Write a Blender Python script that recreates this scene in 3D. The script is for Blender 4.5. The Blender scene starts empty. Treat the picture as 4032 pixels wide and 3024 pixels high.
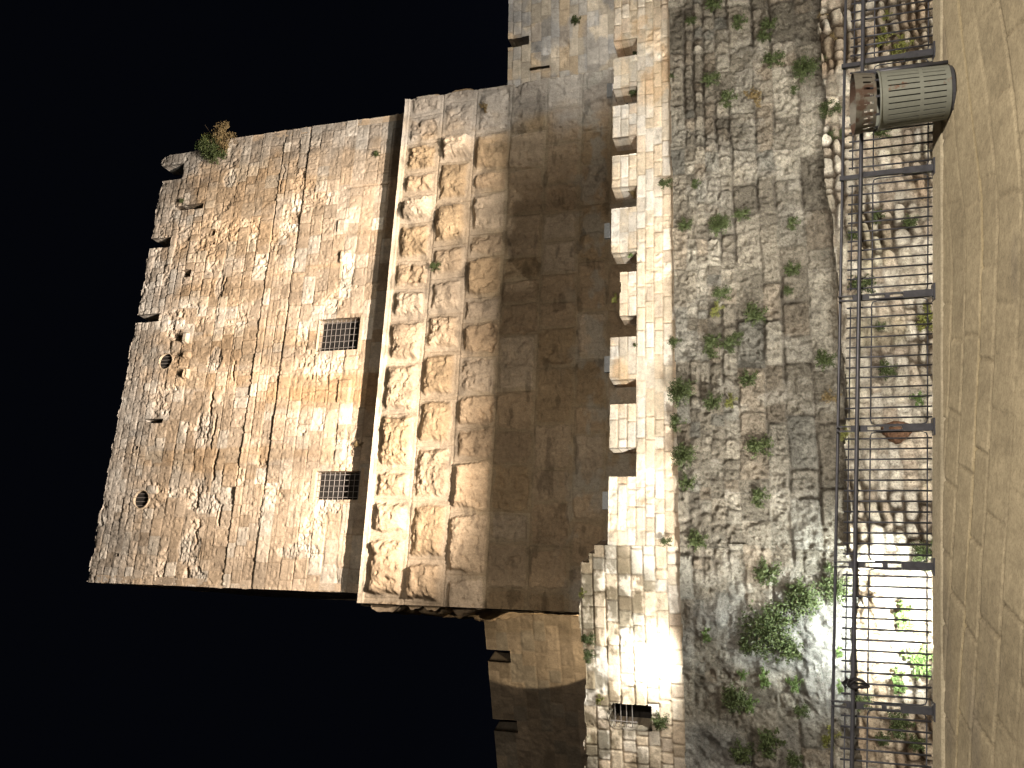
import bpy, math, random
import numpy as np
from mathutils import Vector, Matrix
R_ = math.radians
scene = bpy.context.scene
COL = scene.collection

# ------------------------------------------------------------------ camera
FPX, W4, H4 = 3261.0, 4032.0, 3024.0
PITCH = R_(17.1)
CAM = np.array([0.0, 0.0, 1.6])
F = np.array([0, math.cos(PITCH), math.sin(PITCH)])
R0 = np.array([1.0, 0, 0]); U0 = np.array([0, -math.sin(PITCH), math.cos(PITCH)])
RR = .9992*R0 - .0407*U0
UU = .9992*U0 + .0407*R0
cd = bpy.data.cameras.new('camera'); cam = bpy.data.objects.new('camera', cd); COL.objects.link(cam)
cd.sensor_fit = 'HORIZONTAL'; cd.sensor_width = 36; cd.lens = 36*FPX/W4
cd.clip_start = .05; cd.clip_end = 600
m3 = Matrix([[-UU[i], RR[i], -F[i]] for i in range(3)])
cam.matrix_world = Matrix.Translation(CAM) @ m3.to_4x4()
scene.camera = cam

# ------------------------------------------------------------------ night sky
wd = bpy.data.worlds.new('World'); scene.world = wd; wd.use_nodes = True
nt = wd.node_tree; bg = nt.nodes['Background']
tc = nt.nodes.new('ShaderNodeTexCoord'); sp = nt.nodes.new('ShaderNodeSeparateXYZ')
nt.links.new(tc.outputs['Generated'], sp.inputs[0])
cr = nt.nodes.new('ShaderNodeValToRGB')
cr.color_ramp.elements[0].position = .12; cr.color_ramp.elements[0].color = (.0016, .0020, .0038, 1)
cr.color_ramp.elements[1].position = .4; cr.color_ramp.elements[1].color = (.0012, .0015, .0026, 1)
nt.links.new(sp.outputs['Z'], cr.inputs[0]); nt.links.new(cr.outputs[0], bg.inputs['Color'])
bg.inputs['Strength'].default_value = 1.0

scene.view_settings.view_transform = 'Standard'; scene.view_settings.look = 'None'
scene.view_settings.exposure = 0; scene.view_settings.gamma = 1
scene.render.engine = 'CYCLES'; scene.render.resolution_x = 1024; scene.render.resolution_y = 768
scene.cycles.max_bounces = 5
scene.cycles.use_denoising = True

# ------------------------------------------------------------------ planes of the place
class Frame:
    """a vertical plane: s runs along it, z is height, n points to the viewer's side"""
    def __init__(f, ox, oy, yaw):
        f.o = np.array([ox, oy, 0.0]); a = R_(yaw); f.yaw = yaw
        f.t = np.array([math.cos(a), math.sin(a), 0.0]); f.n = np.array([math.sin(a), -math.cos(a), 0.0])
    def p(f, s, z, off=0.0):
        return f.o + f.t*s + f.n*off + np.array([0, 0, 1.0])*z
    def un(f, x, y, off=0.0):
        d = F*FPX + RR*(H4/2 - y) + UU*(W4/2 - x)
        k = (off - np.dot(CAM - f.o, f.n))/np.dot(d, f.n)
        q = CAM + d*k
        return float(np.dot(q - f.o, f.t)), float(q[2])
    def shifted(f, off):
        q = f.o + f.n*off
        return Frame(q[0], q[1], f.yaw)
FB = Frame(0, 29.4, 17)                 # tower base front
FT = FB.shifted(-.66)                   # tower upper storey front, set back on the ledge
FA = Frame(0, 20, 16)                   # crenellated wall
SB, _ = FA.un(2600, 2151)
q = FA.p(SB, 0); FBL = Frame(q[0], q[1], 3)   # its left stretch, from the bend
FF = Frame(0, 8.2, 9.3)                 # railing

# ------------------------------------------------------------------ floodlights
LIGHTS = []
def lamp(name, loc, power, col, aim=None, size=90, blend=.5, radius=.05):
    ld = bpy.data.lights.new(name, 'SPOT' if aim is not None else 'POINT')
    ld.energy = power; ld.color = col; ld.shadow_soft_size = radius
    o = bpy.data.objects.new(name, ld); COL.objects.link(o); o.location = Vector(loc)
    if aim is not None:
        ld.spot_size = R_(size); ld.spot_blend = blend
        o.rotation_euler = (Vector(aim) - Vector(loc)).to_track_quat('-Z', 'Y').to_euler()
    return o
WARM = (1, .86, .74); NEUT = (1, .92, .80); COOL = (.93, 1, .98)
# floodlights behind the battlements, throwing light up the tower (their housings are built below)
FIX = [(2397, 353), (2388, 907), (2388, 1433), (2381, 1970)]
ZSH = FB.un(1962, 1500)[1]              # below this height the added visor plates keep the base in shade
VIS = []
for (x, y), pw in zip(FIX, (8400, 7400, 8600, 18500)):
    s, z = FA.un(x, y, -1.3)
    z -= .34
    if y < 500: s += .36
    p = FA.p(s, z + .05, -1.62)
    dist = float(np.dot(FB.o - p, -FB.n)); VIS.append(z + .05 + (ZSH - z - .05)*.24/dist)
    st, _ = FT.un(900, y + (1300 - y)*.25)
    lamp('floodlight_lamp', p, pw*2.1, WARM, FT.p(st, 28.5), 64, 1.0, .006)
    lamp('floodlight_lamp', p, pw*.105, WARM, FT.p(st, 18), 120, 1.0, .006)
# floods in the moat and on the ledge of the rough wall
s, z = FBL.un(2640, 2600, .3); lamp('ledge_lamp', FBL.p(s, z - .02, .75), 380, (1, .97, .90), FBL.p(s-.2, z+1.5, 0), 175, 1., .03)
s, z = FBL.un(3560, 2480, 1.6); lamp('moat_lamp', FBL.p(s, z - .6, 2.3), 3000, (.92, 1, .97), FBL.p(s, z + .15, .4), 95, .9, .04)
s, z = FBL.un(3300, 2500, 1.6); lamp('moat_lamp', FBL.p(s-.5, z - 1.0, 2.6), 420, (.90, 1, .99), FBL.p(s, z + 1.6, .4), 90, 1, .04)
# wash over the battlements from low on the left; weaker floods for the rough wall; one for the right corner
lamp('moat_or_added_flood', (-7.0, 12.5, .3), 7500, (1, .95, .86), (1.5, 20.3, 5.6), 62, .8, .06)
lamp('moat_or_added_flood', (-1.0, 12.0, .2), 5200, (1, .95, .86), (7.5, 22, 5.7), 62, .8, .06)
lamp('moat_or_added_flood', (5.5, 14.0, -3.4), 1500, (1, .95, .86), (2.0, 20.5, 1.5), 125, .9, .06)
lamp('moat_or_added_flood', (-4.5, 13.5, -3.6), 900, (1, .95, .86), (-5.5, 20.0, .5), 125, .9, .06)
lamp('courtyard_or_added_lamp', (15.5, 26.2, 5.6), 2100, (1, .96, .90), (14.2, 33, 10.0), 92, 1, .06)
for x_ in (-4.5, .5, 5.5, 10.5):  # evenly spaced floods added to brighten the rubble foot wall
    lamp('moat_or_added_flood', (x_, 14.2 + x_*.22, -5.1), 1050, (1, .96, .86), (x_, 20 + x_*.26, -1.4), 112, 1, .06)
lamp('courtyard_or_added_lamp', (-1.5, 23.4, 5.2), 125, (1, .90, .74), (-1.5, 30, 13.5), 125, 1, .05)  # added fill light that lifts the shaded part of the tower base
# added spot behind the left stretch; its hard cone shapes the lit curtain patch
s, z = FBL.un(2300, 2700, -3); lamp('courtyard_or_added_lamp', (-9.4, 26.5, 5.4), 3600, (1, .80, .55), (-9.3, 33.0, 10.0), 44, .06, .05)
# street lamp behind the viewer, right
lamp('street_lamp_light', (5.5, -3.5, 6.5), 10500, (1, .87, .73), (0, 6, 0), 130, .6, .12)

# ------------------------------------------------------------------ numpy noise
def vnoise(x, y, seed=0):
    T = np.random.RandomState(seed).rand(256, 256)
    xi = np.floor(x).astype(int); yi = np.floor(y).astype(int)
    fx = x - xi; fy = y - yi
    fx = fx*fx*(3 - 2*fx); fy = fy*fy*(3 - 2*fy)
    a = T[xi % 256, yi % 256]; b = T[(xi+1) % 256, yi % 256]
    c = T[xi % 256, (yi+1) % 256]; d = T[(xi+1) % 256, (yi+1) % 256]
    return (a*(1-fx) + b*fx)*(1-fy) + (c*(1-fx) + d*fx)*fy
def fbm(x, y, seed=0, oct=4, gain=.5):
    t = 0; a = 1; n = 0
    for k in range(oct):
        t = t + a*vnoise(x*2**k + 13.7*k, y*2**k + 7.3*k, seed + k); n += a; a *= gain
    return t/n
def sstep(e0, e1, x):
    t = np.clip((x - e0)/(e1 - e0), 0, 1); return t*t*(3 - 2*t)
def lerp(a, b, t): return a*(1 - t) + b*t
def C(*v): return np.array(v, dtype=float)

# ------------------------------------------------------------------ objects, tags
def tag(o, label=None, cat=None, group=None, kind=None):
    if label: o['label'] = label
    if cat: o['category'] = cat
    if group: o['group'] = group
    if kind: o['kind'] = kind
    return o
def empty(name, loc, label, cat, group=None):
    o = bpy.data.objects.new(name, None); COL.objects.link(o); o.location = Vector(loc)
    o.empty_display_size = .3
    return tag(o, label, cat, group)
def adopt(o, parent):
    o.parent = parent
    # part meshes hold world coordinates; only the Empty of a thing has a place of its own
    o.matrix_parent_inverse = Matrix.Translation(-Vector(parent.location)) if parent.parent is None else Matrix.Identity(4)
def link_mesh(name, v, f, mat, parent=None, smooth=False, col=None):
    me = bpy.data.meshes.new(name)
    if isinstance(f, np.ndarray):
        me.vertices.add(len(v)); me.vertices.foreach_set('co', np.asarray(v, dtype=np.float32).ravel())
        me.loops.add(f.size); me.loops.foreach_set('vertex_index', f.astype(np.int32).ravel())
        me.polygons.add(len(f)); me.polygons.foreach_set('loop_start', np.arange(0, f.size, f.shape[1], dtype=np.int32))
        me.polygons.foreach_set('loop_total', np.full(len(f), f.shape[1], dtype=np.int32))
        me.update(calc_edges=True)
    else:
        me.from_pydata([tuple(map(float, p)) for p in v], [], f); me.update()
    if smooth: me.polygons.foreach_set('use_smooth', np.ones(len(me.polygons), dtype=bool))
    if col is not None:
        a = me.attributes.new('Col', 'FLOAT_COLOR', 'POINT')
        c4 = np.ones((len(v), 4), dtype=np.float32); c4[:, :3] = col
        a.data.foreach_set('color', c4.ravel())
    if mat: me.materials.append(mat)
    o = bpy.data.objects.new(name, me); COL.objects.link(o)
    if parent is not None: adopt(o, parent)
    return o
class MB:
    def __init__(s): s.v = []; s.f = []
    def box(s, c, ax, ay, az):
        """centre and three half-axis vectors"""
        c, ax, ay, az = map(np.asarray, (c, ax, ay, az)); b = len(s.v)
        for i in (-1, 1):
            for j in (-1, 1):
                for k in (-1, 1): s.v.append(c + i*ax + j*ay + k*az)
        for q in ((0,1,3,2),(4,6,7,5),(0,4,5,1),(2,3,7,6),(0,2,6,4),(1,5,7,3)): s.f.append([b+i for i in q])
        return s
    def tube(s, pts, r, n=8, closed=False, rs=None):
        pts = [np.asarray(p, float) for p in pts]; b = len(s.v); m = len(pts)
        for i, p in enumerate(pts):
            d = pts[min(i+1, m-1)] - pts[max(i-1, 0)] if not closed else pts[(i+1) % m] - pts[i-1]
            d = d/np.linalg.norm(d); a = np.array([0, 0, 1.]) if abs(d[2]) < .9 else np.array([1., 0, 0])
            u = np.cross(d, a); u /= np.linalg.norm(u); w = np.cross(d, u); rr = rs[i] if rs else r
            for k in range(n):
                t = 2*math.pi*k/n; s.v.append(p + rr*(u*math.cos(t) + w*math.sin(t)))
        for i in range(m if closed else m-1):
            for k in range(n):
                i2 = (i+1) % m
                s.f.append([b+i*n+k, b+i*n+(k+1) % n, b+i2*n+(k+1) % n, b+i2*n+k])
        if not closed:
            s.f.append([b+k for k in range(n)][::-1]); s.f.append([b+(m-1)*n+k for k in range(n)])
        return s
    def build(s, name, mat, parent=None, smooth=False): return link_mesh(name, s.v, s.f, mat, parent, smooth)

# ------------------------------------------------------------------ materials
def stone_mat(name, bump=.5, scale=14, rough=.95, var=.28, dist=.03):
    m = bpy.data.materials.new(name); m.use_nodes = True; t = m.node_tree; N = t.nodes; L = t.links
    b = N['Principled BSDF']; b.inputs['Roughness'].default_value = rough
    b.inputs['Specular IOR Level'].default_value = .12
    at = N.new('ShaderNodeAttribute'); at.attribute_name = 'Col'
    co = N.new('ShaderNodeTexCoord')
    n1 = N.new('ShaderNodeTexNoise'); n1.inputs['Scale'].default_value = scale; n1.inputs['Detail'].default_value = 8; n1.inputs['Roughness'].default_value = .68
    L.new(co.outputs['Object'], n1.inputs['Vector'])
    mr = N.new('ShaderNodeMapRange'); mr.inputs[1].default_value = .3; mr.inputs[2].default_value = .7
    mr.inputs[3].default_value = 1 - var; mr.inputs[4].default_value = 1 + var*.7
    L.new(n1.outputs[0], mr.inputs[0])
    mx = N.new('ShaderNodeMix'); mx.data_type = 'RGBA'; mx.blend_type = 'MULTIPLY'; mx.inputs[0].default_value = 1
    L.new(at.outputs['Color'], mx.inputs[6]); L.new(mr.outputs[0], mx.inputs[7])
    n3 = N.new('ShaderNodeTexNoise'); n3.inputs['Scale'].default_value = scale*2.6; n3.inputs['Detail'].default_value = 6; n3.inputs['Roughness'].default_value = .72
    L.new(co.outputs['Object'], n3.inputs['Vector'])
    m3_ = N.new('ShaderNodeMapRange'); m3_.inputs[1].default_value = .40; m3_.inputs[2].default_value = .50; m3_.inputs[3].default_value = 1 - var*1.05; m3_.inputs[4].default_value = 1.05
    L.new(n3.outputs[0], m3_.inputs[0])
    mx2 = N.new('ShaderNodeMix'); mx2.data_type = 'RGBA'; mx2.blend_type = 'MULTIPLY'; mx2.inputs[0].default_value = 1
    L.new(mx.outputs[2], mx2.inputs[6]); L.new(m3_.outputs[0], mx2.inputs[7])
    L.new(mx2.outputs[2], b.inputs['Base Color'])
    bp = N.new('ShaderNodeBump'); bp.inputs['Strength'].default_value = bump; bp.inputs['Distance'].default_value = dist
    ad = N.new('ShaderNodeMath'); ad.operation = 'ADD'; L.new(n1.outputs[0], ad.inputs[0]); L.new(m3_.outputs[0], ad.inputs[1])
    L.new(ad.outputs[0], bp.inputs['Height']); L.new(bp.outputs[0], b.inputs['Normal'])
    return m
def flat_mat(name, col, rough=.6, metal=0, var=.25, scale=20, rust=None, spec=.3, rlo=.55):
    m = bpy.data.materials.new(name); m.use_nodes = True; t = m.node_tree; N = t.nodes; L = t.links
    b = N['Principled BSDF']; b.inputs['Roughness'].default_value = rough; b.inputs['Metallic'].default_value = metal
    b.inputs['Specular IOR Level'].default_value = spec
    co = N.new('ShaderNodeTexCoord'); n1 = N.new('ShaderNodeTexNoise'); n1.inputs['Scale'].default_value = scale; n1.inputs['Detail'].default_value = 5
    L.new(co.outputs['Object'], n1.inputs['Vector'])
    r = N.new('ShaderNodeValToRGB'); L.new(n1.outputs[0], r.inputs[0])
    r.color_ramp.elements[0].position = .12; r.color_ramp.elements[1].position = .7
    r.color_ramp.elements[0].color = (*[c*(1-var) for c in col], 1); r.color_ramp.elements[1].color = (*[min(1, c*(1+var)) for c in col], 1)
    out = r.outputs[0]
    if rust:
        n2 = N.new('ShaderNodeTexNoise'); n2.inputs['Scale'].default_value = 6; n2.inputs['Detail'].default_value = 6
        L.new(co.outputs['Object'], n2.inputs['Vector'])
        r2 = N.new('ShaderNodeValToRGB'); r2.color_ramp.elements[0].position = rlo; r2.color_ramp.elements[1].position = rlo+.06
        L.new(n2.outputs[0], r2.inputs[0]); mx = N.new('ShaderNodeMix'); mx.data_type = 'RGBA'
        L.new(r2.outputs[0], mx.inputs[0]); L.new(out, mx.inputs[6]); mx.inputs[7].default_value = (*rust, 1); out = mx.outputs[2]
    L.new(out, b.inputs['Base Color'])
    return m
def leaf_mat(name, lo, hi):
    m = flat_mat(name, lo, .6, 0, .1, 9)
    N = m.node_tree.nodes
    r = [n for n in N if n.type == 'VALTORGB'][0]
    r.color_ramp.elements[0].color = (*lo, 1); r.color_ramp.elements[1].color = (*hi, 1)
    return m
M_TOWER = stone_mat('weathered_tower_limestone', .4, 11, var=.18, dist=.04)
M_BOSS = stone_mat('bossed_limestone', .6, 9, var=.18, dist=.06)
M_ASHLAR = stone_mat('pale_ashlar', .45, 14, var=.18)
M_ROUGH = stone_mat('rough_grey_limestone', .85, 12, var=.30, dist=.045)
M_PAVE = stone_mat('worn_paving', .2, 22, .9, .2, .01)
M_IRON = flat_mat('dark_painted_iron', (.06, .063, .075), .42, .3, .3)
M_DARKIN = flat_mat('dark_interior', (.02, .018, .016), .9)
M_GRILLE = flat_mat('grey_iron_grille', (.22, .2, .18), .6, .2)
M_BIN = flat_mat('grey_green_enamel_rusty', (.19, .205, .18), .5, .1, .1, 30, (.16, .08, .05), .3, .64)
M_HOOD = flat_mat('rusty_enamel', (.13, .125, .105), .6, .1, .2, 30, (.085, .055, .04), .3, .50)
M_BLACK = flat_mat('black_rubber', (.012, .012, .014), .5)
M_WHITE = flat_mat('pale_painted_metal', (.34, .37, .39), .5)
M_LEAF = leaf_mat('caper_leaves', (.026, .042, .014), (.10, .125, .045))
M_LEAF2 = leaf_mat('fresh_leaves', (.055, .10, .025), (.15, .21, .07))
M_DRY = leaf_mat('dry_foliage', (.12, .085, .035), (.26, .19, .09))
M_YEL = leaf_mat('yellow_green_weeds', (.10, .12, .025), (.22, .22, .06))
M_STEM = flat_mat('woody_stem', (.09, .065, .04), .8)

# ------------------------------------------------------------------ masonry relief
class Layout:
    """irregular courses of blocks over (s, z)"""
    def __init__(L, zb, lens, seed, warp=.02, ws=1.2, wz=None):
        L.zb = np.array(sorted(zb)); L.seed = seed; L.warp = warp; L.ws = ws; L.wz = wz or warp
        rng = np.random.RandomState(seed); L.j = []
        for k in range(len(L.zb) + 1):
            hgt = L.zb[k] - L.zb[k-1] if 0 < k < len(L.zb) else .4
            lo, hi = lens(hgt, L.zb[min(k, len(L.zb)-1)])
            L.j.append(np.cumsum(np.concatenate([[-30 + rng.rand()], rng.uniform(lo, hi, int(66/lo))])))
    def __call__(L, S, Z):
        w = fbm(S*L.ws, Z*L.ws, L.seed + 50, 3) - .5; w2 = fbm(S*L.ws + 40, Z*L.ws, L.seed + 60, 3) - .5
        Sw = S + w*L.warp*2; Zw = Z + w2*L.wz*2
        row = np.searchsorted(L.zb, Zw)
        row = np.clip(row, 1, len(L.zb)-1)
        db = Zw - L.zb[row-1]; dt = L.zb[row] - Zw
        dl = np.zeros_like(S); dr = np.zeros_like(S); uid = np.zeros(S.shape, int)
        for r in np.unique(row):
            mk = row == r; j = L.j[r]; i = np.clip(np.searchsorted(j, Sw[mk]), 1, len(j)-1)
            dl[mk] = Sw[mk] - j[i-1]; dr[mk] = j[i] - Sw[mk]; uid[mk] = r*611 + i*7
        return uid, dl, dr, db, dt, row
def edge(dl, dr, db, dt, cr):
    dx = np.minimum(dl, dr); dz = np.minimum(db, dt)
    e = np.minimum(dx, dz); c = (dx < cr) & (dz < cr)
    return np.where(c, cr - np.sqrt((cr-dx)**2 + (cr-dz)**2), e)
def rnd(uid, seed): return np.random.RandomState(seed).rand(8192)[uid % 8191]

def wall_grid(name, fr, s0, s1, z0, z1, step, relief, mat, parent=None, mask=None, depth=.5, off=0., nostitch=()):
    ns = max(2, int(round((s1-s0)/step))+1); nz = max(2, int(round((z1-z0)/step))+1)
    s = np.linspace(s0, s1, ns); z = np.linspace(z0, z1, nz)
    S, Z = np.meshgrid(s, z)
    h, col = relief(S, Z)
    P = fr.o + S[..., None]*fr.t + (h + off)[..., None]*fr.n; P[..., 2] = Z
    Sc = (S[1:, 1:] + S[:-1, :-1])/2; Zc = (Z[1:, 1:] + Z[:-1, :-1])/2
    mk = mask(Sc, Zc) if mask is not None else np.ones(Sc.shape, bool)
    idx = np.arange(ns*nz).reshape(nz, ns)
    quads = np.stack([idx[:-1, :-1], idx[:-1, 1:], idx[1:, 1:], idx[1:, :-1]], -1)
    f = quads[mk]
    mp = np.pad(mk, 1)
    ed = []
    a = mk & ~mp[:-2, 1:-1]; ed.append(np.stack([idx[:-1, 1:], idx[:-1, :-1]], -1)[a])   # below open
    a = mk & ~mp[2:, 1:-1]; ed.append(np.stack([idx[1:, :-1], idx[1:, 1:]], -1)[a])
    a = mk & ~mp[1:-1, :-2]; ed.append(np.stack([idx[:-1, :-1], idx[1:, :-1]], -1)[a])
    a = mk & ~mp[1:-1, 2:]; ed.append(np.stack([idx[1:, 1:], idx[:-1, 1:]], -1)[a])
    ed = np.concatenate(ed)
    v = P.reshape(-1, 3); c = col.reshape(-1, 3)
    nseg = 3
    back = v - 0
    hh = (h + off).reshape(-1)
    vs = [v]; cs = [c]
    ue, inv = np.unique(ed, return_inverse=True); inv = inv.reshape(ed.shape)
    base = len(v); prev = ed
    for k in range(1, nseg+1):
        q = v[ue] - fr.n*((hh[ue] - off)*(1 if k == nseg else k/nseg) + depth*k/nseg)[:, None]
        vs.append(q); cs.append(c[ue]*(.9 + .2*rnd(ue//9, 5+k)[:, None]))
        cur = base + inv; f = np.concatenate([f, np.stack([prev[:, 1], prev[:, 0], cur[:, 0], cur[:, 1]], -1)])
        base += len(ue); prev = cur
    v = np.concatenate(vs); c = np.concatenate(cs)
    used = np.unique(f); re = np.full(len(v), -1); re[used] = np.arange(len(used))
    return link_mesh(name, v[used], re[f], mat, parent, True, np.clip(c[used], 0, 1))

def zcourses(z0, z1, lo, hi, seed):
    r = np.random.RandomState(seed); out = [z0]
    while out[-1] < z1: out.append(out[-1] + r.uniform(lo, hi))
    return out

def masonry(lay, palette, prot=.03, rough=.02, joint=.03, bev=.04, cr=.05, jcol=(.3, .25, .18), jmix=.7, stain=None, rs=6., erode=0., var=.16, seedc=3, deep=(), seed=0, pocks=0., jw=.35):
    pal = np.array(palette)
    def fn(S, Z):
        uid, dl, dr, db, dt, row = lay(S, Z)
        e = edge(dl, dr, db, dt, cr)
        a = rnd(uid, seedc); b = rnd(uid, seedc+1); c3 = rnd(uid, seedc+2); d = rnd(uid, seedc+3)
        n1 = fbm(S*rs + a*50, Z*rs, seed+11, 5, .62) - .5
        n0 = fbm(S*1.7 + b*9, Z*1.7, seed+21, 3) - .5
        rid = (fbm(S*2.6+3, Z*9, seed+77, 4, .6) - .5)
        ro = rough*(.35 + 1.6*c3**2)
        face = prot*(a - .3) + n1*ro*2 + n0*ro*2.2 + rid*ro*1.0
        if erode:
            er = sstep(.56, .68, fbm(S*.75 + 5, Z*.75, seed+31, 4, .55))*(d > .25)
            n5 = fbm(S*7, Z*7, seed+35, 4, .65)
            face = face - er*erode*(.25 + 1.1*sstep(.38, .62, n5))
        else: er = 0*S
        if pocks:
            pk = sstep(.66, .76, vnoise(S*9 + 3, Z*9, seed+41)); face = face - pk*pocks
        jn = fbm(S*.9, Z*.9 + 30, seed+71, 3)
        jd = joint*(.25 + 1.5*sstep(.38, .68, jn))
        for zz in deep:
            rb = np.argmin(abs(lay.zb - zz))
            near = np.where(row == rb, dt, np.where(row == rb+1, db, 9))
            jd = jd + (near < .05)*joint*2.2*sstep(.25, .4, fbm(S*.5, Z*0+zz*3, seed+72, 3))
        t = sstep(0, bev, e - .006)
        edge_n = (fbm(S*10, Z*10, seed+81, 3)-.5)*bev*1.1
        t = np.clip(sstep(0, bev, e + edge_n), 0, 1)
        h = lerp(-jd, face, t)
        pi = (b*len(pal)).astype(int) % len(pal)
        col = pal[pi]*(1 + (a - .5)*2*var)[..., None]
        big = fbm(S*.5, Z*.5, seed+91, 4) - .5
        fine = fbm(S*5, Z*5, seed+93, 4, .6) - .5
        col = col*(1 + big*.55 + fine*.5)[..., None]
        if erode: col = col*(1 + er*.22)[..., None]
        jm = np.clip((1 - sstep(.0, bev*1.1, e + edge_n*.6))*jmix*(.35 + .65*sstep(.35, .65, jn)), 0, 1)
        col = lerp(col, np.array(jcol), jm[..., None])
        if stain is not None: col = stain(S, Z, col)
        return h, np.clip(col, .01, .9)
    return fn

# ================================================================== THE TOWER
sL, zT = FT.un(345, 2295); _, zT2 = FT.un(541, 1237)
sR, _ = FT.un(1540, 452); sR2, _ = FT.un(930, 545)
sLb, _ = FT.un(1373, 2331)
UL = (sL + sLb)/2; UR = (sR + sR2)/2; ZTOP = (zT + zT2)/2
_, zl1 = FB.un(1602, 399); _, zl2 = FB.un(1409, 2361); ZLED = (zl1 + zl2)/2
BL = (FB.un(1450, 2372)[0] + FB.un(2200, 2412)[0])/2; BR = (FB.un(1613, 392)[0] + FB.un(1990, 338)[0])/2
print('TOWER', UL, UR, ZTOP, zT, zT2, 'ledge', ZLED, zl1, zl2, 'base', BL, BR)
tower = empty('stone_tower', FB.p((BL+BR)/2, 0, -7), 'massive square limestone tower lit warm from below, bossed base and barred windows', 'tower')

def zat(x, y): return FT.un(x, y)[1]
deepz = [zat(300+985/1.508, 1764), zat(300+1155/1.508, 1764), zat(300+1325/1.659, 300+700/1.659), zat(1200, 700)]
z2g = zat(300+540/1.659, 1250)
zc = [ZLED - .3]
r_ = np.random.RandomState(5)
while zc[-1] < ZTOP + .5:
    zz = zc[-1]; hgt = r_.uniform(.52, .64) if zz < ZLED + 5.5 else (r_.uniform(.48, .58) if zz < ZTOP - 2.2 else r_.uniform(.34, .42))
    zc.append(zz + hgt)
for d_ in deepz:
    zc[int(np.argmin(abs(np.array(zc) - d_)))] = d_
lay_up = Layout(zc, lambda h, z: (.5, 1.3) if z < ZLED+5.5 else ((.4, 1.0) if z < ZTOP-2.2 else (.28, .7)), 7, .035, 1.1, .02)
sb0 = FT.un(1300, 1475)[0]; sb1 = FT.un(1300, 1612)[0]
def stain_up(S, Z, c):
    z0 = fbm(S*1.0, Z*.09, 301, 4) - .5
    c = c*(1 + z0*.75)[..., None]
    br = sstep(.50, .62, fbm(S*.8+9, Z*.16, 305, 4))
    c = lerp(c, c*C(.96, .87, .74), (br*.7)[..., None])
    # broad brown rain stain between the two barred windows
    k = sstep(sb1-.15, sb1+.1, S + (fbm(Z*1.5, S, 9, 2)-.5)*.5)*(1-sstep(sb0-.1, sb0+.15, S))*(1-sstep(ZLED+5.2, ZLED+6.6, Z))
    c = lerp(c, c*C(.80, .71, .60), (k*.8)[..., None])
    # grey lichen at the top; grey right edge paints in the whiter light there
    g = sstep(ZTOP-3.2, ZTOP-.3, Z + (fbm(S*1.5, Z*1.5, 307, 4)-.5)*3)*.65 + sstep(UR-1.9, UR-.6, S + (fbm(S*1.2, Z*1.2, 308, 4)-.5)*2)*.6
    g = np.clip(g, 0, .8)
    grey = c.mean(-1, keepdims=True)*C(1.08, 1.04, .95)*.92
    c = lerp(c, grey, g[..., None])
    dk = sstep(.60, .72, fbm(S*2.2, Z*3, 309, 4))*g
    return c*(1 - .4*dk)[..., None]
pal_up = [(.53, .425, .31), (.56, .465, .355), (.50, .39, .275), (.63, .55, .44), (.48, .37, .255), (.55, .44, .32)]
rel_up0 = masonry(lay_up, pal_up, .026, .010, .024, .03, .05, (.26, .19, .12), .6, stain_up, 5., .045, .15, 3, deepz, 0, .02)
def ez(x, y): return FT.un(x, y)
WIN = [(1252, 1414, 1256, 1378), (1240, 1416, 1856, 1968)]
def wrect(w, fr=FT):
    pts = [fr.un(w[i], w[j]) for i in (0, 1) for j in (2, 3)]
    s = sorted(p[0] for p in pts); z = sorted(p[1] for p in pts)
    return (s[0]+s[1])/2, (s[2]+s[3])/2, (z[0]+z[1])/2, (z[2]+z[3])/2
WR = [wrect(w) for w in WIN]
RW = [(*FT.un(651, 1422), .36), (*FT.un(555, 1966), .38)]
SLITS = [wrect((572, 641, 1650, 1667)), wrect((530, 545, 1756, 1771)), wrect((458, 470, 2178, 2192)), wrect((690, 800, 806, 826)), wrect((828, 846, 905, 928)), wrect((832, 846, 950, 964)), wrect((715, 752, 1062, 1090))]
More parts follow.
